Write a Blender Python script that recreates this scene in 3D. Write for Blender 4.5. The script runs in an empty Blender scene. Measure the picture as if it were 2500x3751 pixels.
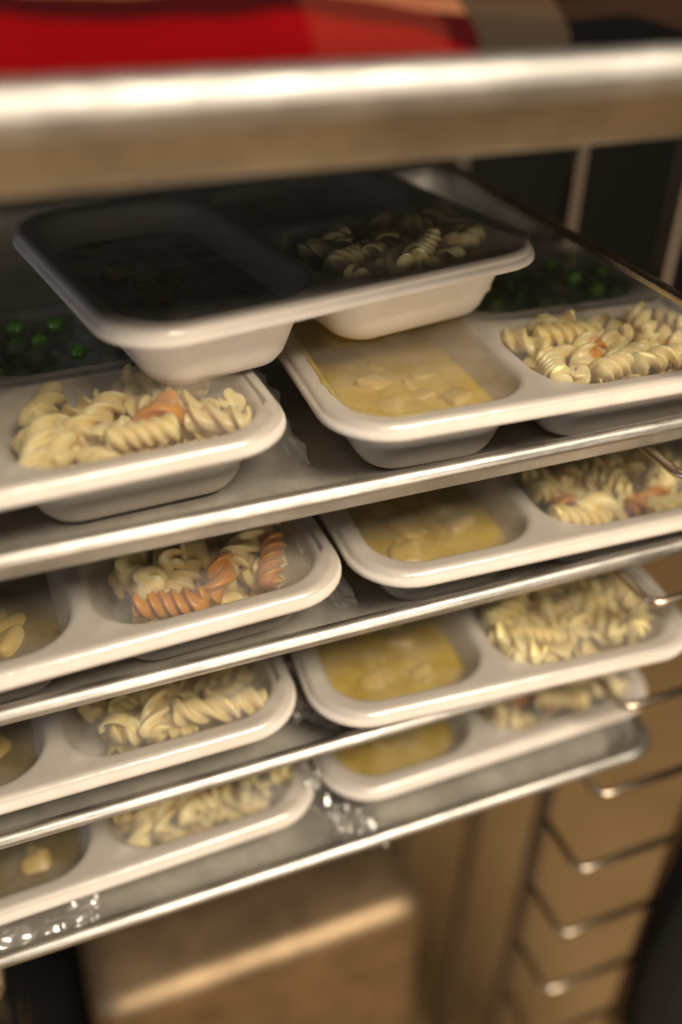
import bpy, bmesh, math, random
from math import sin, cos, pi, radians, sqrt
from mathutils import Vector, Matrix, noise

SC = bpy.context.scene
COL = SC.collection
U = 0.3                      # one layout unit in metres
H0 = 1.3                     # camera height above the room floor

def W(x, y, z):              # layout units -> metres
    return Vector((x * U, y * U, H0 + z * U))

# ------------------------------------------------------------------ camera
cam = bpy.data.cameras.new('camera')
cam_o = bpy.data.objects.new('camera', cam)
COL.objects.link(cam_o)
cam.sensor_fit = 'HORIZONTAL'
cam.sensor_width = 24.0
cam.lens = 24.0 * 3372 / 2500
right = Vector((0.93452166, -0.35572177, 0.01145781))
down = Vector((-0.1964527, -0.54241343, -0.81681945))
fwd = Vector((0.29677534, 0.76108455, -0.5767796))
m = Matrix((right, -down, -fwd)).transposed().to_4x4()
m.translation = W(0, 0, 0)
cam_o.matrix_world = m
cam.clip_start = 0.01
cam.clip_end = 50
cam.dof.use_dof = True
cam.dof.focus_distance = 1.43 * U
cam.dof.aperture_fstop = 1.75
cam.dof.aperture_blades = 9
SC.camera = cam_o

# ------------------------------------------------------------------ world and lamps
wd = bpy.data.worlds.new('World')
SC.world = wd
wd.use_nodes = True
bg = wd.node_tree.nodes['Background']
bg.inputs[0].default_value = (0.95, 0.80, 0.62, 1)
bg.inputs[1].default_value = 0.08

def area(name, loc, target, sx, sy, power, color):
    l = bpy.data.lights.new(name, 'AREA')
    l.shape = 'RECTANGLE'
    l.size, l.size_y = sx * U, sy * U
    l.energy = power
    l.color = color
    o = bpy.data.objects.new(name, l)
    COL.objects.link(o)
    o.location = W(*loc)
    d = W(*target) - o.location
    o.rotation_euler = d.to_track_quat('-Z', 'Y').to_euler()
    return o

area('ceiling_lamp', (2.0, -3.5, 5.1), (0.5, 1.1, -1.3), 3.2, 1.9, 54, (1.0, 0.85, 0.66))
area('added_front_fill', (1.0, -3.2, -0.7), (0.4, 1.2, -1.1), 2.6, 1.6, 7.0, (1.0, 0.84, 0.66))  # added warm fill from the front to lift the interiors, no known source
area('window_light', (-3.4, -0.2, -0.4), (0.1, 1.1, -0.9), 1.6, 1.6, 1.5, (0.72, 0.80, 1.0))

SC.view_settings.view_transform = 'Standard'
SC.view_settings.look = 'None'
SC.view_settings.exposure = 0.12
SC.view_settings.gamma = 1.0
SC.cycles.use_denoising = True
SC.cycles.max_bounces = 10
SC.cycles.transparent_max_bounces = 16
SC.cycles.caustics_reflective = False
SC.cycles.caustics_refractive = False

# ------------------------------------------------------------------ materials
MAT = {}
def nodes_of(name):
    mt = bpy.data.materials.new(name)
    mt.use_nodes = True
    nt = mt.node_tree
    b = nt.nodes['Principled BSDF']
    MAT[name] = mt
    return mt, nt, b

def setin(b, **kw):
    for k, v in kw.items():
        b.inputs[k.replace('_', ' ')].default_value = v

def tex_coord(nt, scale=(1, 1, 1), kind='Object'):
    tc = nt.nodes.new('ShaderNodeTexCoord')
    mp = nt.nodes.new('ShaderNodeMapping')
    mp.inputs['Scale'].default_value = scale
    nt.links.new(tc.outputs[kind], mp.inputs['Vector'])
    return mp.outputs['Vector']

def noise_tex(nt, vec, scale, detail=4, rough=0.55):
    n = nt.nodes.new('ShaderNodeTexNoise')
    n.inputs['Scale'].default_value = scale
    n.inputs['Detail'].default_value = detail
    n.inputs['Roughness'].default_value = rough
    if vec is not None:
        nt.links.new(vec, n.inputs['Vector'])
    return n

def ramp(nt, fac, stops, interp='LINEAR'):
    r = nt.nodes.new('ShaderNodeValToRGB')
    cr = r.color_ramp
    cr.interpolation = interp
    while len(cr.elements) > 1:
        cr.elements.remove(cr.elements[-1])
    for k, (p, c) in enumerate(stops):
        e = cr.elements[0] if k == 0 else cr.elements.new(p)
        e.position = p
        e.color = c if len(c) == 4 else (*c, 1)
    nt.links.new(fac, r.inputs['Fac'])
    return r.outputs['Color']

def bump(nt, b, height, strength, dist):
    bp = nt.nodes.new('ShaderNodeBump')
    bp.inputs['Strength'].default_value = strength
    bp.inputs['Distance'].default_value = dist
    nt.links.new(height, bp.inputs['Height'])
    nt.links.new(bp.outputs['Normal'], b.inputs['Normal'])
    return bp

def mix_col(nt, fac, a, b_, mode='MIX'):
    x = nt.nodes.new('ShaderNodeMix')
    x.data_type = 'RGBA'
    x.blend_type = mode
    if isinstance(fac, (int, float)):
        x.inputs[0].default_value = fac
    else:
        nt.links.new(fac, x.inputs[0])
    for i, v in ((6, a), (7, b_)):
        if isinstance(v, tuple):
            x.inputs[i].default_value = (*v, 1) if len(v) == 3 else v
        else:
            nt.links.new(v, x.inputs[i])
    return x.outputs[2]

def mat_tray():
    mt, nt, b = nodes_of('moulded_fibre')
    v = tex_coord(nt)
    n = noise_tex(nt, v, 60, 3)
    c = ramp(nt, n.outputs['Fac'], [(0.3, (0.77, 0.705, 0.63)), (0.75, (0.84, 0.78, 0.71))])
    nt.links.new(c, b.inputs['Base Color'])
    setin(b, Roughness=0.56, Subsurface_Weight=0.08, Subsurface_Scale=0.002)
    f = noise_tex(nt, v, 2600, 2)
    g = noise_tex(nt, v, 320, 3)
    ad = nt.nodes.new('ShaderNodeMath'); ad.operation = 'ADD'
    nt.links.new(f.outputs['Fac'], ad.inputs[0]); nt.links.new(g.outputs['Fac'], ad.inputs[1])
    sp = noise_tex(nt, v, 700, 2, 0.5)
    sm = ramp(nt, sp.outputs['Fac'], [(0.74, (0, 0, 0)), (0.79, (0.6, 0.6, 0.6))])
    st = noise_tex(nt, v, 9, 4, 0.6)
    s2 = ramp(nt, st.outputs['Fac'], [(0.55, (0, 0, 0)), (0.80, (0.35, 0.35, 0.35))])
    c = mix_col(nt, s2, c, (0.60, 0.50, 0.38))
    c = mix_col(nt, sm, c, (0.36, 0.27, 0.17))
    nt.links.new(c, b.inputs['Base Color'])
    bump(nt, b, ad.outputs[0], 0.5, 0.0005)
mat_tray()

def mat_alu(name, base, rough, wear=True):
    mt, nt, b = nodes_of(name)
    v = tex_coord(nt, (6, 60, 60))
    n = noise_tex(nt, v, 14, 5, 0.65)
    v2 = tex_coord(nt)
    n2 = noise_tex(nt, v2, 24, 5, 0.6)
    c = ramp(nt, n2.outputs['Fac'], [(0.32, tuple(x * 0.62 for x in base)), (0.6, base)])
    if wear:
        n3 = noise_tex(nt, tex_coord(nt, (1, 3, 3)), 330, 6, 0.72)
        w = ramp(nt, n3.outputs['Fac'], [(0.63, (0, 0, 0)), (0.70, (1, 1, 1))])
        c = mix_col(nt, w, c, (0.12, 0.08, 0.045))
    nt.links.new(c, b.inputs['Base Color'])
    r = ramp(nt, n.outputs['Fac'], [(0.25, (rough * 0.75,) * 3), (0.8, (rough * 1.45,) * 3)])
    nt.links.new(r, b.inputs['Roughness'])
    setin(b, Metallic=0.5 if name == 'aluminium_dull' else 1.0)
    bump(nt, b, n.outputs['Fac'], 0.10, 0.0006)
mat_alu('aluminium', (0.70, 0.68, 0.64), 0.38)
mat_alu('aluminium_dull', (0.70, 0.66, 0.59), 0.44)
mat_alu('steel_wire', (0.68, 0.58, 0.45), 0.27, False)
mat_alu('steel_pan', (0.50, 0.37, 0.23), 0.5, False)
mat_alu('shelf_metal', (0.60, 0.56, 0.48), 0.36, False)
mat_alu('shelf_rim', (0.66, 0.645, 0.62), 0.47, False)

def mat_wall(name, a, b2, rough, metal):
    mt, nt, b = nodes_of(name)
    n = noise_tex(nt, tex_coord(nt, (1, 1, 0.25)), 9, 4)
    c = ramp(nt, n.outputs['Fac'], [(0.3, a), (0.7, b2)])
    nt.links.new(c, b.inputs['Base Color'])
    setin(b, Roughness=rough, Metallic=metal)
    bump(nt, b, noise_tex(nt, tex_coord(nt, (40, 40, 2)), 20, 3).outputs['Fac'], 0.08, 0.001)
mat_wall('dark_wall', (0.0025, 0.003, 0.0035), (0.004, 0.0042, 0.0045), 0.7, 0.0)
mat_wall('front_post', (0.30, 0.19, 0.09), (0.36, 0.23, 0.11), 0.45, 0.2)
mat_wall('post_metal', (0.22, 0.175, 0.125), (0.26, 0.205, 0.15), 0.45, 0.2)

mat_wall('brown_floor', (0.37, 0.232, 0.102), (0.44, 0.285, 0.135), 0.42, 0.0)

def mat_pasta(name, lo, hi):
    mt, nt, b = nodes_of(name)
    oi = nt.nodes.new('ShaderNodeObjectInfo')
    v = tex_coord(nt)
    n = noise_tex(nt, v, 170, 3)
    c = ramp(nt, n.outputs['Fac'], [(0.3, lo), (0.7, hi)])
    hs = nt.nodes.new('ShaderNodeHueSaturation')
    mr = nt.nodes.new('ShaderNodeMapRange')
    mr.inputs['To Min'].default_value = 0.86
    mr.inputs['To Max'].default_value = 1.08
    nt.links.new(oi.outputs['Random'], mr.inputs['Value'])
    nt.links.new(mr.outputs[0], hs.inputs['Value'])
    nt.links.new(c, hs.inputs['Color'])
    # herb flecks
    f = noise_tex(nt, v, 800, 2, 0.5)
    fl = ramp(nt, f.outputs['Fac'], [(0.76, (0, 0, 0)), (0.78, (1, 1, 1))])
    col = mix_col(nt, fl, hs.outputs['Color'], (0.07, 0.06, 0.02))
    nt.links.new(col, b.inputs['Base Color'])
    setin(b, Roughness=0.34, Subsurface_Weight=0.5, Subsurface_Scale=0.005, Coat_Weight=0.15, Coat_Roughness=0.25)
    b.inputs['Subsurface Radius'].default_value = (1.0, 0.6, 0.25)
    bump(nt, b, noise_tex(nt, v, 420, 3).outputs['Fac'], 0.10, 0.0006)
mat_pasta('pasta_pale', (0.92, 0.71, 0.29), (0.97, 0.84, 0.47))
mat_pasta('pasta_orange', (0.60, 0.225, 0.004), (0.72, 0.34, 0.016))

def mat_pea():
    mt, nt, b = nodes_of('pea_green')
    oi = nt.nodes.new('ShaderNodeObjectInfo')
    c = ramp(nt, oi.outputs['Random'], [(0.0, (0.07, 0.25, 0.03)), (1.0, (0.20, 0.42, 0.07))])
    nt.links.new(c, b.inputs['Base Color'])
    setin(b, Roughness=0.28, Subsurface_Weight=0.2, Subsurface_Scale=0.002)
    bump(nt, b, noise_tex(nt, tex_coord(nt), 500, 2).outputs['Fac'], 0.12, 0.0006)
mat_pea()

def mat_soup(name, a, b2, c3):
    mt, nt, b = nodes_of(name)
    v = tex_coord(nt)
    n = noise_tex(nt, v, 50, 4, 0.5)
    c = ramp(nt, n.outputs['Fac'], [(0.25, a), (0.5, b2), (0.72, c3)])
    nt.links.new(c, b.inputs['Base Color'])
    setin(b, Roughness=0.22, Subsurface_Weight=0.35, Subsurface_Scale=0.005, Coat_Weight=0.6, Coat_Roughness=0.08)
    b.inputs['Subsurface Radius'].default_value = (1.0, 0.6, 0.15)
    bump(nt, b, noise_tex(nt, v, 150, 4).outputs['Fac'], 0.35, 0.003)
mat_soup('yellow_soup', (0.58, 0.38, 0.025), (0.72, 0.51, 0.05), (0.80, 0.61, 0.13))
mat_soup('shade_tinted_soup', (0.16, 0.10, 0.018), (0.24, 0.165, 0.03), (0.30, 0.22, 0.06))  # soup darkened by colour for the shade over the left trays
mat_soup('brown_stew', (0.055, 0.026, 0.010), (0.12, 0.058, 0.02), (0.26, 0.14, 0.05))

def mat_chunk():
    mt, nt, b = nodes_of('pale_chunk')
    n = noise_tex(nt, tex_coord(nt), 160, 4)
    c = ramp(nt, n.outputs['Fac'], [(0.3, (0.64, 0.45, 0.09)), (0.7, (0.76, 0.58, 0.19))])
    nt.links.new(c, b.inputs['Base Color'])
    setin(b, Roughness=0.35, Subsurface_Weight=0.3, Subsurface_Scale=0.004)
    bump(nt, b, noise_tex(nt, tex_coord(nt), 420, 3).outputs['Fac'], 0.25, 0.001)
mat_chunk()

def mat_film(name='clear_film', base=0.075, veil=1.0):
    mt, nt, b = nodes_of(name)
    nt.nodes.remove(b)
    out = nt.nodes['Material Output']
    tr = nt.nodes.new('ShaderNodeBsdfTransparent')
    tr.inputs[0].default_value = (0.985, 0.98, 0.97, 1)
    df = nt.nodes.new('ShaderNodeBsdfDiffuse')
    df.inputs[0].default_value = (0.85, 0.83, 0.80, 1)
    gl = nt.nodes.new('ShaderNodeBsdfGlossy')
    gl.inputs['Roughness'].default_value = 0.10 if name != 'clear_film' else 0.15
    lw = nt.nodes.new('ShaderNodeLayerWeight')      # 'Facing' is the same from both sides of the film
    lw.inputs['Blend'].default_value = 0.5
    pw = nt.nodes.new('ShaderNodeMath'); pw.operation = 'POWER'
    pw.inputs[1].default_value = 4.0
    nt.links.new(lw.outputs['Facing'], pw.inputs[0])
    fr = nt.nodes.new('ShaderNodeMath'); fr.operation = 'MULTIPLY_ADD'
    fr.inputs[1].default_value = 0.90
    fr.inputs[2].default_value = base
    nt.links.new(pw.outputs[0], fr.inputs[0])
    v = tex_coord(nt)
    n = noise_tex(nt, v, 55, 3)
    n2 = noise_tex(nt, tex_coord(nt, (1, 0.35, 1)), 240, 4)
    ad = nt.nodes.new('ShaderNodeMath'); ad.operation = 'MULTIPLY_ADD'
    ad.inputs[1].default_value = 0.35
    nt.links.new(n2.outputs['Fac'], ad.inputs[0]); nt.links.new(n.outputs['Fac'], ad.inputs[2])
    bp = nt.nodes.new('ShaderNodeBump')
    bp.inputs['Strength'].default_value = 0.12
    bp.inputs['Distance'].default_value = 0.003
    nt.links.new(ad.outputs[0], bp.inputs['Height'])
    nt.links.new(bp.outputs['Normal'], gl.inputs['Normal'])
    nt.links.new(bp.outputs['Normal'], lw.inputs['Normal'])
    haze = ramp(nt, n.outputs['Fac'], [(0.35, (0.05 * veil,) * 3), (0.75, (0.17 * veil,) * 3)])
    m1 = nt.nodes.new('ShaderNodeMixShader')
    nt.links.new(haze, m1.inputs[0])
    nt.links.new(tr.outputs[0], m1.inputs[1]); nt.links.new(df.outputs[0], m1.inputs[2])
    m2 = nt.nodes.new('ShaderNodeMixShader')
    nt.links.new(fr.outputs[0], m2.inputs[0])
    nt.links.new(m1.outputs[0], m2.inputs[1]); nt.links.new(gl.outputs[0], m2.inputs[2])
    g2 = nt.nodes.new('ShaderNodeBsdfGlossy')
    g2.inputs['Roughness'].default_value = 0.42
    nt.links.new(bp.outputs['Normal'], g2.inputs['Normal'])
    m3 = nt.nodes.new('ShaderNodeMixShader'); m3.inputs[0].default_value = 0.10
    nt.links.new(m2.outputs[0], m3.inputs[1]); nt.links.new(g2.outputs[0], m3.inputs[2])
    nt.links.new(m3.outputs[0], out.inputs['Surface'])
mat_film()
mat_film('crumpled_film', 0.20, 0.6)

def mat_plaid():
    mt, nt, b = nodes_of('red_plaid')
    tc = nt.nodes.new('ShaderNodeUVMap')
    sep = nt.nodes.new('ShaderNodeSeparateXYZ')
    nt.links.new(tc.outputs['UV'], sep.inputs[0])
    red, blk, tan, gry = (0.22, 0.0003, 0.003), (0.004, 0.003, 0.003), (0.36, 0.17, 0.09), (0.055, 0.040, 0.028)
    warp = ramp(nt, sep.outputs['X'], [(0.0, red), (0.44, (0.27, 0.035, 0.02)), (0.54, red), (0.565, gry), (0.64, blk), (0.85, red)], 'CONSTANT')
    weft = ramp(nt, sep.outputs['Y'], [(0.0, red), (0.42, blk), (0.64, tan), (0.80, red)], 'CONSTANT')
    fac = ramp(nt, sep.outputs['X'], [(0.0, (0.2,) * 3), (0.44, (0.42,) * 3), (0.54, (0.2,) * 3), (0.565, (0.93,) * 3), (0.85, (0.3,) * 3)], 'CONSTANT')
    c = mix_col(nt, fac, weft, warp)
    nt.links.new(c, b.inputs['Base Color'])
    setin(b, Roughness=0.9, Specular_IOR_Level=0.08)
    bump(nt, b, noise_tex(nt, tex_coord(nt), 900, 3).outputs['Fac'], 0.4, 0.001)
mat_plaid()

def mat_black():
    mt, nt, b = nodes_of('cloth_and_shadow_black')  # used for the cloth and for the lump that imitates floor shadow
    n = noise_tex(nt, tex_coord(nt), 30, 4)
    c = ramp(nt, n.outputs['Fac'], [(0.3, (0.003, 0.003, 0.0035)), (0.7, (0.007, 0.0065, 0.0065))])
    nt.links.new(c, b.inputs['Base Color'])
    setin(b, Roughness=0.85)
    bump(nt, b, noise_tex(nt, tex_coord(nt), 900, 3).outputs['Fac'], 0.3, 0.001)
mat_black()

# ------------------------------------------------------------------ helpers
def obj(name, verts, faces, mat, parent=None, loc=None, smooth=True):
    me = bpy.data.meshes.new(name)
    me.from_pydata([(x * U, y * U, z * U) for x, y, z in verts], [], faces)
    me.materials.append(MAT[mat])
    if smooth:
        me.polygons.foreach_set('use_smooth', [True] * len(me.polygons))
    me.update()
    o = bpy.data.objects.new(name, me)
    COL.objects.link(o)
    if parent: o.parent = parent
    if loc is not None: o.location = loc
    return o

def tag(o, label, cat, group=None):
    o['label'] = label; o['category'] = cat
    if group: o['group'] = group
    return o

def thing(name, label, cat, loc, rz=0.0, group=None):
    o = bpy.data.objects.new(name, None)
    o.empty_display_size = 0.02
    COL.objects.link(o)
    o.location = loc; o.rotation_euler = (0, 0, rz)
    return tag(o, label, cat, group)

def rr(x0, y0, x1, y1, r, n=9, z=0.0):
    """counter-clockwise rounded rectangle"""
    r = min(r, (x1 - x0) / 2 - 1e-4, (y1 - y0) / 2 - 1e-4)
    pts = []
    for cx, cy, a0 in ((x1 - r, y0 + r, -pi / 2), (x1 - r, y1 - r, 0), (x0 + r, y1 - r, pi / 2), (x0 + r, y0 + r, pi)):
        for k in range(n):
            a = a0 + (pi / 2) * k / (n - 1)
            pts.append((cx + r * cos(a), cy + r * sin(a), z))
    return pts

def rings_mesh(rings, cap_first=False, cap_last=False, closed_loop=True):
    v, f = [], []
    n = len(rings[0])
    for r in rings: v += r
    for i in range(len(rings) - 1):
        for k in range(n if closed_loop else n - 1):
            k2 = (k + 1) % n
            f.append((i * n + k, i * n + k2, (i + 1) * n + k2, (i + 1) * n + k))
    if cap_first: f.append(tuple(range(n))[::-1])
    if cap_last: f.append(tuple((len(rings) - 1) * n + k for k in range(n)))
    return v, f

def tube(path, rad, n=10, cap=True):
    path = [Vector(p) for p in path]
    rings = []
    up = Vector((0, 0, 1))
    for i, p in enumerate(path):
        t = (path[min(i + 1, len(path) - 1)] - path[max(i - 1, 0)]).normalized()
        a = t.cross(up)
        if a.length < 1e-3: a = t.cross(Vector((0, 1, 0)))
        a.normalize(); b = t.cross(a)
        rings.append([tuple(p + rad * (cos(2 * pi * k / n) * a + sin(2 * pi * k / n) * b)) for k in range(n)])
    v, f = rings_mesh(rings, cap, cap)
    return v, [tuple(reversed(x)) for x in f]

def arc_path(pts, r, n=7):
    """polyline with rounded corners"""
    pts = [Vector(p) for p in pts]
    out = [pts[0]]
    for i in range(1, len(pts) - 1):
        a, p, b = pts[i - 1], pts[i], pts[i + 1]
        d1, d2 = (a - p).normalized(), (b - p).normalized()
        for k in range(n):
            t = k / (n - 1)
            out.append((1 - t) ** 2 * (p + d1 * r) + 2 * t * (1 - t) * p + t * t * (p + d2 * r))
    out.append(pts[-1])
    return out

def box(x0, y0, z0, x1, y1, z1):
    v = [(x0, y0, z0), (x1, y0, z0), (x1, y1, z0), (x0, y1, z0), (x0, y0, z1), (x1, y0, z1), (x1, y1, z1), (x0, y1, z1)]
    f = [(0, 3, 2, 1), (4, 5, 6, 7), (0, 1, 5, 4), (1, 2, 6, 5), (2, 3, 7, 6), (3, 0, 4, 7)]
    return v, f

# ------------------------------------------------------------------ room
FLOOR = -4.6
fl = obj('floor', [(-12, -14, 0), (14, -14, 0), (14, 7, 0), (-12, 7, 0)], [(0, 1, 2, 3)], 'brown_floor', None, W(0, 0, FLOOR))
fl['kind'] = 'structure'
bw = obj('back_wall', *box(-12, 0, 0, 14, 0.3, 10), 'dark_wall', None, W(0, 6.6, FLOOR + 0.01), False)
bw['kind'] = 'structure'

# ------------------------------------------------------------------ open rack with wire runners
cab = thing('tray_rack', 'open metal rack whose bent wire runners hold the stacked sheet pans', 'rack', W(0.36, 1.7, FLOOR))
def cpart(name, vf, mat, smooth=False):
    return obj(name, [(x - 0.36, y - 1.7, z - FLOOR) for x, y, z in vf[0]], vf[1], mat, cab, None, smooth)
for sx in (1, -1):
    px = 1.255 if sx > 0 else -0.615
    for py in (1.45, 1.80, 2.35):
        cpart('post', box(px - 0.014, py - 0.02, FLOOR, px + 0.014, py + 0.02, 0.5), 'post_metal')
    fx = 1.244 if sx > 0 else -0.604
    cpart('post', box(fx - 0.012, 0.94, FLOOR, fx + 0.012, 0.97, 0.5), 'front_post')
    cpart('top_bar', box(px - 0.014, 0.94, 0.502, px + 0.014, 2.37, 0.54), 'post_metal')
for py in (1.45, 2.35):
    cpart('cross_bar', box(-0.629, py - 0.014, 0.542, 1.269, py + 0.014, 0.57), 'post_metal')
LEVEL = 0.2655
for i in range(-2, 9):
    z = -0.803 - LEVEL * i
    for sx in (1, -1):
        xi, xo = (0.965, 1.232) if sx > 0 else (-0.24, -0.592)
        yb = 2.34 if i < 4 else 1.10      # the empty runners are the short kind
        p = arc_path(([(xo, yb, z)] if i < 4 else []) + [(xi, yb, z), (xi, 0.955, z), (xo, 0.955, z)], 0.03)
        cpart('wire_runner', tube(p, 0.0088), 'steel_wire', True)

# ------------------------------------------------------------------ sheet pans

def sheet_pan(label, x0, x1, y0, depth, zrim, h=0.078, bead=0.0132, mat='aluminium', rz=0.0, group=None, name='sheet_pan'):
    w = x1 - x0
    t = thing(name, label, 'sheet pan', W(x0, y0, zrim - h), rz, group)
    r = 0.075
    def ring(ins, z, rad): return rr(ins, ins, w - ins, depth - ins, rad, 10, z)
    prof = [(0.10, 0.0, 0.05), (0.068, 0.0, 0.05), (0.058, 0.002, 0.055), (0.051, 0.008, 0.06),
            (0.034, h - bead - 0.010, 0.068), (0.030, h - bead - 0.003, 0.07), (2 * bead * 0.92, h - bead * 0.8, 0.072)]
    v, f = rings_mesh([ring(*p) for p in prof], True, False)
    o = obj('pan_body', v, [tuple(reversed(q)) for q in f], 'aluminium_dull' if mat == 'aluminium' else mat, t)
    md = o.modifiers.new('gauge', 'SOLIDIFY'); md.thickness = 0.0012; md.offset = 0
    rings = []
    for k in range(17):
        a = 2 * pi * k / 16
        rings.append(rr(bead - bead * cos(a), bead - bead * cos(a), w - bead + bead * cos(a), depth - bead + bead * cos(a),
                        r, 10, h - bead + bead * sin(a)))
    v, f = rings_mesh(rings)
    obj('rolled_rim', v, f, 'shelf_rim' if mat == 'shelf_metal' else mat, t)
    return t

PZ = [-0.711 - LEVEL * i for i in range(4)]
GP = 'sheet pans slid into the runners'
sheet_pan('top sheet pan in the blurred foreground, holding the red plaid cloth', -0.45, 1.35, 0.895, 1.3, -0.158, 0.110, 0.026, 'shelf_metal', 0, GP)
sheet_pan('sheet pan under the stacked tray, first below the dark gap, worn silvery rolled edge', -0.33, 1.265, 0.99, 1.45, PZ[0], rz=0.0, group=GP)
sheet_pan('second loaded sheet pan from the top, the tray with bright orange spirals stands on it', -0.38, 1.16, 0.992, 1.2, PZ[1], group=GP)
sheet_pan('third loaded sheet pan from the top, below the one with bright orange spirals', -0.385, 1.125, 0.992, 1.2, PZ[2], group=GP)
sheet_pan('lowest loaded sheet pan, crumpled film glinting on it and empty runners below', -0.39, 1.115, 0.962, 1.2, PZ[3], group=GP)

# ------------------------------------------------------------------ fibre trays
TW, TD, TH = 0.76, 0.60, 0.135
COMP = {'soup': (0.042, 0.042, 0.331, 0.556, 0.082), 'pasta': (0.363, 0.042, 0.722, 0.288, 0.082), 'peas': (0.363, 0.330, 0.718, 0.556, 0.075)}
def comp_ring(c, off, z, n=9):
    x0, y0, x1, y1, r = COMP[c]
    return rr(x0 + off, y0 + off, x1 - off, y1 - off, max(r - off * 0.8, 0.02), n, z)
def tray_mesh():
    bm = bmesh.new()
    def add_rings(rings, cap):
        vs = [[bm.verts.new((x * U, y * U, z * U)) for x, y, z in r] for r in rings]
        n = len(vs[0])
        for i in range(len(vs) - 1):
            for k in range(n):
                bm.faces.new((vs[i][k], vs[i][(k + 1) % n], vs[i + 1][(k + 1) % n], vs[i + 1][k]))
        if cap: bm.faces.new(vs[-1])
        return vs[0]
    deck_edges = []
    def loop_edges(vs):
        for k in range(len(vs)):
            e = bm.edges.get((vs[k], vs[(k + 1) % len(vs)])) or bm.edges.new((vs[k], vs[(k + 1) % len(vs)]))
            deck_edges.append(e)
    # outer lip: from the deck outwards and down
    prof = [(0.026, 0), (0.018, 0.0012), (0.0125, 0.0006), (0.0085, -0.0025), (0.0065, -0.0065), (0.0055, -0.0095), (0.0032, -0.0115),
            (0.0008, -0.0135), (-0.0006, -0.0175), (-0.001, -0.0225)]
    rings = [list(reversed(rr(i, i, TW - i, TD - i, 0.105 - i * 0.7, 10, TH + z))) for i, z in prof]
    loop_edges(add_rings(rings, False))
    for c in COMP:
        pr = [(-0.013, 0), (-0.007, -0.0012), (-0.002, -0.005), (0.001, -0.011), (0.010, -0.035), (0.021, -0.065), (0.031, -0.093),
              (0.036, -0.106), (0.044, -0.117), (0.056, -0.1235), (0.07, -0.125)]
        loop_edges(add_rings([comp_ring(c, o, TH + z) for o, z in pr], True))
    bmesh.ops.triangle_fill(bm, use_beauty=True, edges=deck_edges)
    bmesh.ops.recalc_face_normals(bm, faces=bm.faces)
    up = sum(f.normal.z * f.calc_area() for f in bm.faces)
    if up < 0: bmesh.ops.reverse_faces(bm, faces=bm.faces)
    for f in bm.faces: f.smooth = True
    me = bpy.data.meshes.new('tray_body')
    bm.to_mesh(me); bm.free()
    me.materials.append(MAT['moulded_fibre'])
    return me
TRAY_ME = tray_mesh()

def film_mesh(seed):
    nx, ny = 110, 90
    v, f, cut = [], [], []
    LIM = -0.0045
    def sd(x, y):                       # signed distance to the tray's rounded outline
        r = 0.10
        qx = abs(x - TW / 2) - (TW / 2 - r); qy = abs(y - TD / 2) - (TD / 2 - r)
        return sqrt(max(qx, 0) ** 2 + max(qy, 0) ** 2) + min(max(qx, qy), 0) - r
    for j in range(ny):
        for i in range(nx):
            x = -0.012 + (TW + 0.024) * i / (nx - 1); y = -0.012 + (TD + 0.024) * j / (ny - 1)
            d = sd(x, y)
            out = d > LIM
            if out:
                gx, gy = sd(x + 1e-4, y) - d, sd(x, y + 1e-4) - d
                g = sqrt(gx * gx + gy * gy) or 1
                x -= gx / g * (d - LIM); y -= gy / g * (d - LIM); d = LIM
            z = TH + 0.0026
            q = Vector((x * 9 + seed * 3.1, y * 9, seed))
            wr = noise.noise(q) * 0.0022 + noise.noise(q * 3.1) * 0.0011
            inside = 0.0
            for c in COMP.values():
                dx = min(x - c[0], c[2] - x); dy = min(y - c[1], c[3] - y)
                inside = max(inside, min(1, max(0, min(dx, dy) / 0.06)))
            z += inside * (0.001 + wr * 1.6) + abs(wr) * 0.3
            c = COMP['pasta']
            z += 0.021 * max(0, min(1, (x - c[0] + 0.01) / 0.06, (c[2] + 0.01 - x) / 0.06, (y - c[1] + 0.01) / 0.06, (c[3] + 0.01 - y) / 0.06))
            if d > -0.011:
                t = (d + 0.011) / (0.011 + LIM)
                z -= 0.0062 * t * t
            v.append((x, y, z)); cut.append(out)
    for j in range(ny - 1):
        for i in range(nx - 1):
            a = j * nx + i
            q = (a, a + 1, a + nx + 1, a + nx)
            if not all(cut[k] for k in q): f.append(q)
    return v, f

def flap_mesh(seed, w, d, amp, slope=0.75):
    """crumpled spare film hanging off a tray's corner"""
    n = 44
    v, f = [], []
    for j in range(n):
        for i in range(n):
            x = w * i / (n - 1); y = d * j / (n - 1)
            q = Vector((x * 26 + seed * 2.3, y * 26, seed * 1.7))
            z = noise.noise(q) * amp * 0.8 + abs(noise.noise(q * 2.3)) * amp * 0.7
            v.append((x + noise.noise(q + Vector((5, 5, 5))) * 0.012, y + noise.noise(q + Vector((9, 1, 3))) * 0.012, -slope * x + z - 0.25 * (d - y)))
    for j in range(n - 1):
        for i in range(n - 1):
            a = j * n + i
            f.append((a, a + 1, a + n + 1, a + n))
    return v, f

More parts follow.
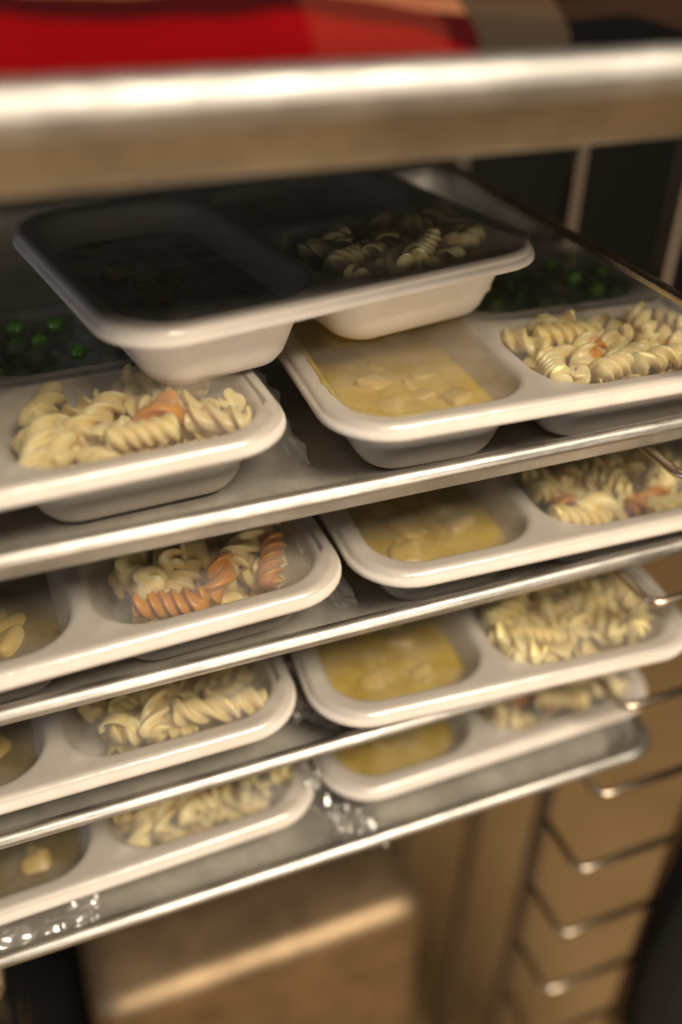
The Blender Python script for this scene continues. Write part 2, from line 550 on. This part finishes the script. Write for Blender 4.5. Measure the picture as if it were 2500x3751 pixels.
# ---- pasta shapes
def fusilli(lobes, turns, length, rmin, rmax, power, swirl, bend, seed, na=36, nl=46):
    rnd = random.Random(seed)
    rings = []
    ph = rnd.uniform(0, 6)
    for i in range(nl):
        t = i / (nl - 1)
        s = (t - 0.5) * length
        if abs(bend) > 1e-3:
            R = length / bend
            cx, cz, ang = R * sin(s / R), R * (1 - cos(s / R)), s / R
        else:
            cx, cz, ang = s, 0, 0
        e = min(t, 1 - t) / 0.035
        endk = 0.72 + 0.28 * min(1, e) ** 0.6
        tw = 2 * pi * turns * (t + 0.05 * sin(5 * t + ph)) + ph
        flare = 1 + 0.10 * sin(7 * t + ph * 2)
        ring = []
        for k in range(na):
            th = 2 * pi * k / na
            lob = ((1 + cos(lobes * th)) / 2) ** power
            r = (rmin + (rmax - rmin) * lob * flare) * endk
            a = th + tw + swirl * (r / rmax) ** 2
            yy, zz = r * cos(a), r * sin(a)
            # frame along the bent axis (in xz plane)
            ring.append((cx - zz * sin(ang), yy, cz + zz * cos(ang)))
        rings.append(ring)
    v, f = rings_mesh(rings, True, True)
    return v, [tuple(reversed(q)) for q in f]

def curl_ribbon(length, turns, rad, width, thick, seed, nl=52):
    """a thin curled strip, as where a spiral has come open"""
    rings = []
    for i in range(nl):
        t = i / (nl - 1)
        a = 2 * pi * turns * t + seed
        r = rad * (0.8 + 0.35 * t)
        c = Vector(((t - 0.5) * length, r * cos(a), r * sin(a)))
        tan = Vector((length, -r * 2 * pi * turns * sin(a), r * 2 * pi * turns * cos(a))).normalized()
        nrm = Vector((0, cos(a), sin(a)))
        bi = tan.cross(nrm).normalized(); nrm = bi.cross(tan)
        ring = []
        k2 = 0.6 + 0.4 * min(1, min(t, 1 - t) / 0.1)
        for k in range(10):
            b = 2 * pi * k / 10
            ring.append(tuple(c + bi * (width * k2 * cos(b)) + nrm * (thick * sin(b))))
        rings.append(ring)
    return rings_mesh(rings, True, True)

PVAR = []
def add_var(name, vf):
    me = bpy.data.meshes.new(name)
    me.from_pydata([(x * U, y * U, z * U) for x, y, z in vf[0]], [], vf[1])
    me.polygons.foreach_set('use_smooth', [True] * len(me.polygons))
    bm = bmesh.new(); bm.from_mesh(me); bmesh.ops.recalc_face_normals(bm, faces=bm.faces); bm.to_mesh(me); bm.free()
    me.materials.append(MAT['pasta_pale'])
    PVAR.append(me)
add_var('pasta_spiral', fusilli(3, 1.15, 0.128, 0.0125, 0.0285, 0.85, 0.55, 0.0, 1))
add_var('pasta_spiral', fusilli(3, 0.95, 0.120, 0.0125, 0.0295, 0.85, 0.75, 0.8, 2))
add_var('pasta_spiral', fusilli(2, 1.2, 0.122, 0.0120, 0.0290, 0.8, 0.7, 0.5, 3))
add_var('pasta_spiral', fusilli(2, 0.85, 0.104, 0.0105, 0.0320, 0.8, 1.0, -1.1, 4))
add_var('pasta_spiral', fusilli(3, 1.6, 0.132, 0.0150, 0.0275, 0.8, 0.4, 0.2, 5))
add_var('pasta_curl', curl_ribbon(0.075, 1.35, 0.022, 0.013, 0.0034, 0.5))
add_var('pasta_curl', curl_ribbon(0.095, 1.1, 0.019, 0.015, 0.0036, 2.2))
ORANGE = []
for me in PVAR:
    c = me.copy(); c.materials.clear(); c.materials.append(MAT['pasta_orange']); ORANGE.append(c)

def heap(rnd, rect, floor_z, n, r, nsph, length, margin, cands=12, kz=0.66, tilt=0.38, maxz=None, floor_f=None):
    """drop capsules one by one, each where it comes to rest lowest: [(pos, rotation)]"""
    placed, out = [], []
    for i in range(n):
        best = None
        for c in range(cands):
            yaw = rnd.uniform(0, 2 * pi); tl = rnd.gauss(0, tilt)
            hx = abs(cos(yaw)) * length / 2 * 0.6; hy = abs(sin(yaw)) * length / 2 * 0.6
            ax, bx = rect[0] + margin + hx, rect[2] - margin - hx
            ay, by = rect[1] + margin + hy, rect[3] - margin - hy
            if ax >= bx: ax = bx = (ax + bx) / 2
            if ay >= by: ay = by = (ay + by) / 2
            x, y = rnd.uniform(ax, bx), rnd.uniform(ay, by)
            d = Vector((cos(yaw) * cos(tl), sin(yaw) * cos(tl), sin(tl)))
            sp = [d * (length * 0.82 * (k / (nsph - 1) - 0.5)) if nsph > 1 else Vector((0, 0, 0)) for k in range(nsph)]
            z = -1
            for s in sp:
                fz = floor_z if floor_f is None else floor_f(x + s.x, y + s.y)
                z = max(z, fz + r - s.z)
                for q in placed:
                    d2 = (x + s.x - q[0]) ** 2 + (y + s.y - q[1]) ** 2
                    m2 = (2 * r * kz) ** 2
                    if d2 < m2: z = max(z, q[2] + sqrt(m2 - d2) - s.z)
            if best is None or z < best[0]: best = (z, x, y, yaw, tl, sp)
        z, x, y, yaw, tl, sp = best
        if maxz and z + max(s.z for s in sp) > maxz: continue
        placed += [(x + s.x, y + s.y, z + s.z) for s in sp]
        out.append((x, y, z, yaw, tl))
    return out

def short(where):
    return where.replace('the left', 'left').replace('the right', 'right').replace('the shaded', 'shaded').replace('of the', 'on the')

def nook(c, x, y):
    x0, y0, x1, y1 = COMP[c][:4]
    return ('front', 'middle', 'back')[max(0, min(2, int((y - y0) / (y1 - y0) * 3)))] + ' ' + ('left', 'centre', 'right')[max(0, min(2, int((x - x0) / (x1 - x0) * 3)))]

def rest(name, me, base, x, y, z, rot, label, cat, group):
    """a loose thing lying in a tray; base: the tray's matrix"""
    o = bpy.data.objects.new(name, me)
    COL.objects.link(o)
    o.matrix_world = base @ Matrix.Translation((x * U, y * U, z * U)) @ rot
    return tag(o, label, cat, group)

def basis(x0, y0, zrim, rz):
    return Matrix.Translation(W(x0, y0, zrim - TH)) @ Matrix.Rotation(rz, 4, 'Z')

def tray(label, x0, y0, zrim, rz, seed):
    t = thing('food_tray', label, 'food tray', W(x0, y0, zrim - TH), rz, 'three-compartment white fibre food trays')
    o = bpy.data.objects.new('tray_body', TRAY_ME); COL.objects.link(o); o.parent = t
    md = o.modifiers.new('wall', 'SOLIDIFY'); md.thickness = 0.0075 * U; md.offset = -1
    v, f = film_mesh(seed)
    obj('film_cover', v, f, 'clear_film', t)
    return t, basis(x0, y0, zrim, rz)

def floor_slope(c, rad=0.024):
    x0, y0, x1, y1, r = COMP[c]
    def f(x, y):
        d = min(x - x0, x1 - x, y - y0, y1 - y)
        return max(0.010, TH - (d - rad) / 0.31 - rad)
    return f

def pasta_in(base, seed, n, where,  rect=None, orange=(), big=0.80, maxz=0.134):
    rnd = random.Random(seed)
    rc = rect or COMP['pasta'][:4]
    hp = heap(rnd, rc, 0.010, n, 0.0225 * big, 4, 0.118 * big, 0.018, maxz=maxz, floor_f=floor_slope('pasta'))
    for i, (x, y, z, yaw, tl) in enumerate(hp):
        if any((x - q[0]) ** 2 + (y - q[1]) ** 2 < (0.043 * q[6]) ** 2 and z > q[2] - 0.035 for q in orange): continue
        tips = [(x + s * cos(yaw) * cos(tl) * 0.062 * big, y + s * sin(yaw) * cos(tl) * 0.062 * big, z + s * sin(tl) * 0.062 * big) for s in (-1, 1)]
        cx0, cy0, cx1, cy1 = COMP['pasta'][:4]
        if any(min(a - cx0, cx1 - a, b_ - cy0, cy1 - b_) < max(0, TH - c_) * 0.31 + 0.008 for a, b_, c_ in tips): continue
        k = rnd.choice((0, 0, 1, 1, 2, 2, 3, 4, 4, 5, 6))
        me = PVAR[k]
        rot = Matrix.Rotation(yaw, 4, 'Z') @ Matrix.Rotation(-tl, 4, 'Y') @ Matrix.Rotation(rnd.uniform(0, 6.28), 4, 'X') @ Matrix.Scale(big * rnd.uniform(0.9, 1.08), 4)
        fx, fy = (x - rc[0]) / (rc[2] - rc[0]), (y - rc[1]) / (rc[3] - rc[1])
        spot = ('front', 'middle', 'back')[min(2, int(fy * 3))] + ' ' + ('left', 'centre', 'right')[min(2, int(fx * 3))]
        lay = 'topmost' if z > 0.095 else ('half buried' if z > 0.055 else 'bottom')
        way = 'crosswise' if abs(cos(yaw)) > 0.92 else ('lengthwise' if abs(cos(yaw)) < 0.38 else ('slanting' if sin(2 * yaw) > 0 else 'aslant'))
        rest('pasta_spiral' if k < 5 else 'pasta_curl', me, base, x, y, z, rot,
             '%s pale pasta %s lying %s, %s of %s' % (lay, 'spiral' if k < 5 else 'curl', way, spot, short(where)), 'pasta', 'pale pasta in ' + where)
    for j, (x, y, z, yaw, tl, k, sc, lab) in enumerate(orange):
        rot = Matrix.Rotation(yaw, 4, 'Z') @ Matrix.Rotation(-tl, 4, 'Y') @ Matrix.Rotation(j * 1.3, 4, 'X') @ Matrix.Scale(sc, 4)
        rest('orange_pasta_spiral', ORANGE[k], base, x, y, z, rot, lab, 'pasta', 'orange pasta spirals')

def pea_mesh():
    bm = bmesh.new()
    bmesh.ops.create_icosphere(bm, subdivisions=3, radius=0.0155 * U)
    for v in bm.verts:
        v.co *= 1 + 0.07 * noise.noise(v.co * 350) + 0.05 * abs(noise.noise(v.co * 900))
    for f in bm.faces: f.smooth = True
    me = bpy.data.meshes.new('pea'); bm.to_mesh(me); bm.free()
    me.materials.append(MAT['pea_green'])
    return me
PEA = pea_mesh()
def peas_in(base, seed, n, where):
    rnd = random.Random(seed)
    for x, y, z, yaw, tl in heap(rnd, COMP['peas'][:4], 0.012, n, 0.0155, 1, 0.0, 0.016, cands=5, kz=0.96, floor_f=floor_slope('peas', 0.0155)):
        rest('green_pea', PEA, base, x, y, z, Matrix.Rotation(yaw, 4, 'Z') @ Matrix.Rotation(yaw * 3, 4, 'X') @ Matrix.Scale(rnd.uniform(0.84, 1.1), 4), '%s green pea, %s of the peas in %s' % ('upper' if z > 0.075 else ('middle' if z > 0.045 else 'buried'), nook('peas', x, y), short(where)), 'pea', 'green peas in ' + where)

def chunk_mesh(seed):
    rnd = random.Random(seed)
    bm = bmesh.new()
    bmesh.ops.create_cube(bm, size=1)
    for v in bm.verts:
        v.co.x *= rnd.uniform(0.75, 1.3); v.co.y *= rnd.uniform(0.7, 1.2); v.co.z *= rnd.uniform(0.7, 1.1)
        v.co += Vector((rnd.uniform(-.12, .12), rnd.uniform(-.12, .12), rnd.uniform(-.12, .12)))
    bmesh.ops.bevel(bm, geom=bm.edges[:] + bm.verts[:], offset=0.24, segments=3, affect='EDGES', profile=0.5)
    for v in bm.verts: v.co *= 0.034 * U * (1 + 0.08 * noise.noise(v.co * 4))
    for f in bm.faces: f.smooth = True
    me = bpy.data.meshes.new('diced_chunk'); bm.to_mesh(me); bm.free()
    me.materials.append(MAT['pale_chunk'])
    return me
CHUNKS = [chunk_mesh(s) for s in range(5)]

def soup_in(base, seed, mat, where, level=0.074, n_chunk=22, label=None, smear=False):
    rnd = random.Random(seed)
    offs = (TH - level) * 0.33 - 0.001
    rings = []
    R = 17
    x0, y0, x1, y1, r = COMP['soup']
    for i in range(R):
        t = i / (R - 1)
        ring = []
        for (x, y, z) in comp_ring('soup', offs, level):
            cx, cy = (x0 + x1) / 2, (y0 + y1) / 2
            k = (1 - t) + 0.02
            # shrink towards a spine so that the rings stay even
            sy = cy + max(-0.10, min(0.10, y - cy))
            px = cx + (x - cx) * k; py = sy + (y - sy) * k
            zz = level + (noise.noise(Vector((px * 22, py * 22, seed))) * 0.006 + noise.noise(Vector((px * 60, py * 60, seed))) * 0.0028) * min(1, t * 4)
            ring.append((px, py, zz))
        rings.append(ring)
    v, f = rings_mesh(rings, False, True)
    o = obj('soup', v, f, mat)
    o.matrix_world = base
    tag(o, label or ('thick yellow soup in ' + where), 'soup', 'soup in the large compartments')
    for i in range(n_chunk):
        x, y = rnd.uniform(x0 + 0.078, x1 - 0.078), rnd.uniform(y0 + 0.075, y0 + 0.42)
        rot = Matrix.Rotation(rnd.uniform(0, 6.28), 4, 'Z') @ Matrix.Rotation(rnd.uniform(-.5, .5), 4, 'X') @ Matrix.Scale(rnd.uniform(0.9, 1.75), 4)
        rest('diced_chunk', CHUNKS[rnd.randrange(5)], base, x, y, level - 0.016 + rnd.uniform(-0.008, 0.006), rot,
             'pale diced chunk at the %s of the soup, %s' % (nook('soup', x, y), short(where)), 'food chunk', 'diced chunks in the soup of ' + where)
    if smear:
        def edge(o):
            rg = [Vector(p) for p in comp_ring('soup', o, 0, 24)]
            a, b, e = rg[71], rg[72], rg[0]
            return [a.lerp(b, 0.25 + 0.75 * k / 30) for k in range(30)] + rg[72:96] + [rg[95].lerp(e, 0.45 * k / 12) for k in range(1, 13)]
        prof = [(-0.013, 0.0), (-0.007, -0.0012), (-0.002, -0.005), (0.001, -0.011), (0.010, -0.035), (0.021, -0.065)]
        def lip(o):
            for (a, za), (b, zb) in zip(prof, prof[1:]):
                if o <= b: return za + (zb - za) * (o - a) / (b - a)
            return prof[-1][1]
        rows = []
        for jj in range(7):
            row = []
            for q in range(66):
                u = q / 65
                fade = min(1, u / 0.15) * min(1, (1 - u) / 0.15)
                top = 0.006 - (0.019 + 0.006 * noise.noise(Vector((u * 9, 0, 3))) + 0.003 * noise.noise(Vector((u * 30, 1, 3)))) * fade
                o_ = 0.019 + (top - 0.019) * jj / 6
                x, y, _ = edge(o_)[q]
                row.append((x, y, TH + lip(max(o_, -0.013)) + 0.0012))
            rows.append(row)
        v, f = rings_mesh(rows, closed_loop=False)
        s = obj('soup_smear', v, f, mat, o)
        md = s.modifiers.new('body', 'SOLIDIFY'); md.thickness = 0.0006; md.offset = 0
    return o

# ---- set the trays out
RZ = [p + 0.061 for p in PZ]
P1, P2, P3, P4 = RZ
tA, bA = tray('left tray on the first pan, half under the stacked tray, with peas and pasta', -0.400, 1.022, P1, radians(2.6), 1)
tB, bB = tray('right tray on the first loaded pan, yellow soup smeared up its left wall', 0.397, 1.022, P1, radians(-1.6), 2)
tC, bC = tray('left tray on the second loaded pan, with three bright orange spirals', -0.325, 0.988, P2, radians(2.3), 3)
tD, bD = tray('right tray on the second pan, yellow soup and pasta with orange bits', 0.437, 1.003, P2, radians(-1.7), 4)
tE, bE = tray('left tray on the third loaded pan, one small orange piece in its pasta', -0.412, 1.010, P3, radians(0.3), 5)
tF, bF = tray('right tray on the third loaded pan, turned slightly outwards, soup and plain pasta', 0.354, 0.980, P3, radians(-3.8), 6)
tG, bG = tray('left tray on the lowest loaded pan, plain pasta above the crumpled film', -0.373, 1.000, P4, radians(1.8), 7)
tH, bH = tray('right tray on the lowest loaded pan, blurred orange pasta at its back', 0.397, 1.014, P4, radians(1.2), 8)
tT, bT = tray('shaded tray stacked askew on the two trays of the first pan, dark stew inside', 0.125, 1.117, P1 + 0.139, radians(10.5), 9)

wA, wB = 'the left tray of the first pan', 'the right tray of the first pan'
wC, wD = 'the left tray of the second pan', 'the right tray of the second pan'
wE, wF = 'the left tray of the third pan', 'the right tray of the third pan'
wG, wH = 'the left tray of the lowest pan', 'the right tray of the lowest pan'
wT = 'the shaded stacked tray'
px0, py0, px1, py1 = COMP['pasta'][:4]
pasta_in(bA, 11, 230, wA, orange=[(0.575, 0.125, 0.128, 0.5, 0.3, 3, 0.85, 'pale orange pasta piece under the corner of the stacked tray')])
pasta_in(bB, 12, 230, wB, orange=[(0.50, 0.15, 0.128, 0.8, 0.2, 3, 0.5, 'tiny orange pasta bit amid the pale pasta below the shaded peas'),
                                 (0.66, 0.085, 0.118, 0.3, 0.1, 0, 0.8, 'orange pasta piece at the right edge of the picture, first pan')])
pasta_in(bC, 13, 230, wC, big=0.95, rect=(px0 + 0.05, py0 + 0.02, px1, py1), orange=[
    (0.478, 0.092, 0.112, -0.45, 0.10, 4, 0.88, 'glossy ridged orange spiral flecked with herbs, nearest the camera'),
    (0.565, 0.112, 0.120, 0.95, 0.35, 3, 0.72, 'orange spiral showing its hollow end, in the middle of three'),
    (0.655, 0.125, 0.118, 1.15, 0.25, 4, 0.76, 'orange ridged spiral by the right corner of its compartment')])
pasta_in(bD, 14, 230, wD, orange=[(0.420, 0.125, 0.112, 0.9, 0.2, 3, 0.75, 'rounded orange pasta piece against the divider beside the soup'),
                                 (0.575, 0.095, 0.115, 0.2, 0.1, 0, 0.7, 'orange pasta piece behind the ridged pale spiral, second pan right')])
pasta_in(bE, 15, 230, wE, big=0.9, rect=(px0 + 0.03, py0, px1, py1), orange=[(0.590, 0.190, 0.124, 0.4, 0.2, 3, 0.8, 'small orange knot of pasta amid pale pieces, third pan left')])
pasta_in(bF, 16, 230, wF)
pasta_in(bG, 17, 230, wG)
pasta_in(bH, 18, 230, wH, orange=[(0.470, 0.13, 0.118, 0.4, 0.1, 0, 0.72, 'blurred orange spiral beside the divider, lowest pan right'),
                                 (0.540, 0.12, 0.118, 1.2, 0.2, 4, 0.72, 'blurred orange spiral right of another orange one, lowest pan right')])
pasta_in(bT, 19, 230, wT)
peas_in(bA, 21, 150, wA)
peas_in(bB, 22, 150, wB)
soup_in(bB, 31, 'yellow_soup', wB, smear=True, level=0.074)
soup_in(bD, 32, 'yellow_soup', wD)
soup_in(bF, 33, 'yellow_soup', wF, level=0.078)
soup_in(bH, 34, 'yellow_soup', wH)
soup_in(bC, 35, 'shade_tinted_soup', wC, label='soup coloured dark for shade in ' + wC, n_chunk=12)
soup_in(bE, 36, 'shade_tinted_soup', wE, label='soup coloured dark for shade in ' + wE, n_chunk=12)
soup_in(bG, 37, 'shade_tinted_soup', wG, label='soup coloured dark for shade in ' + wG, n_chunk=12)
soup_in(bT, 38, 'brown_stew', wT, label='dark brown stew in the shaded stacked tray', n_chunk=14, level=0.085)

for t, sd, lx, ly, w_, d_, am in ((tC, 3, 0.70, 0.02, 0.07, 0.13, 0.010), (tE, 5, 0.735, 0.03, 0.09, 0.15, 0.016),
                                 (tG, 8, 0.725, -0.05, 0.15, 0.15, 0.040), (tG, 4, 0.06, -0.022, 0.26, 0.04, 0.016), (tA, 2, 0.745, 0.05, 0.045, 0.25, 0.008)):
    v, f = flap_mesh(sd, w_, d_, am, 0.75 if w_ < 0.2 else 0.02)
    o = obj('film_flap', v, f, 'crumpled_film', t)
    o.location = (lx * U, ly * U, (TH + 0.004 - (0.06 if w_ > 0.2 else 0)) * U)

# ------------------------------------------------------------------ plaid cloth in the top pan
def cloth():
    nx, ny = 90, 40
    v, f, uv = [], [], []
    for j in range(ny):
        for i in range(nx):
            u, w = i / (nx - 1), j / (ny - 1)
            x = -0.35 + 1.6 * u
            y = 0.985 + 0.75 * w
            hgt = 0.075 + 0.16 * min(1, w * 1.8) ** 0.8
            edge = min(1, w / 0.05) ** 0.5
            z = -0.252 + (hgt + 0.018 * noise.noise(Vector((x * 4, y * 4, 1))) + 0.007 * noise.noise(Vector((x * 11, y * 11, 4)))) * edge + 0.004
            v.append((x, y, z)); uv.append((u, w))
    for j in range(ny - 1):
        for i in range(nx - 1):
            a = j * nx + i
            f.append((a, a + 1, a + nx + 1, a + nx))
    base = W(0.4, 1.3, -0.25)
    o = obj('plaid_cloth', [(x - 0.4, y - 1.3, z + 0.25) for x, y, z in v], f, 'red_plaid', None, base)
    lay = o.data.uv_layers.new(name='UVMap')
    for p in o.data.polygons:
        for li, vi in zip(p.loop_indices, p.vertices):
            u, w = uv[vi]
            lay.data[li].uv = (u, (w + 0.31 * (u - 0.345)) * 4)
    md = o.modifiers.new('weight', 'SOLIDIFY'); md.thickness = 0.003; md.offset = -1
    tag(o, 'blurred red, black and tan plaid cloth lying in the top pan', 'cloth')
cloth()

# ------------------------------------------------------------------ steel box, black cloth and floor-shadow lump by the rack
def steel_box():
    w, d, h = 1.0, 0.55, 2.05
    prof = [(0.012, 0), (0.0, 0.02), (0.0, h - 0.06), (0.005, h - 0.036), (0.018, h - 0.015), (0.038, h - 0.004), (0.06, h)]
    v, f = rings_mesh([rr(i, i, w - i, d - i, 0.07, 8, z) for i, z in prof], True, True)
    o = obj('steel_box', v, f, 'steel_pan', None, W(-0.16, 1.37, FLOOR + 0.002))
    tag(o, 'blurred steel box with a bright rounded front edge, below the empty runners', 'box')
steel_box()

def lump(name, c, rad, seed, label, cat, amp=0.10):
    bm = bmesh.new()
    bmesh.ops.create_icosphere(bm, subdivisions=5, radius=1)
    for v in bm.verts:
        n = v.co.normalized()
        k = 1 + amp * noise.noise(n * 1.7 + Vector((seed, 0, 0))) + amp * 0.4 * noise.noise(Vector((n.x * 7, n.y * 7, n.z * 2.2 + seed)))
        v.co = Vector((n.x * rad[0], n.y * rad[1], n.z * rad[2])) * k * U
    for f in bm.faces: f.smooth = True
    me = bpy.data.meshes.new(name); bm.to_mesh(me); bm.free()
    me.materials.append(MAT['cloth_and_shadow_black'])
    o = bpy.data.objects.new(name, me); COL.objects.link(o); o.location = W(*c)
    tag(o, label, cat)
lump('floor_shadow_lump', (-0.42, 2.6, -4.25), (0.32, 0.45, 0.36), 2, 'black lump standing in for shadow on the floor left of the steel box', 'shadow_shape')  # added black body where only the rack's shadow lies on the floor
lump('black_coat', (1.555, 0.90, -2.20), (0.35, 0.16, 1.12), 6, 'black cloth bulging in from the lower right corner beside the wire runners', 'cloth', 0.05)
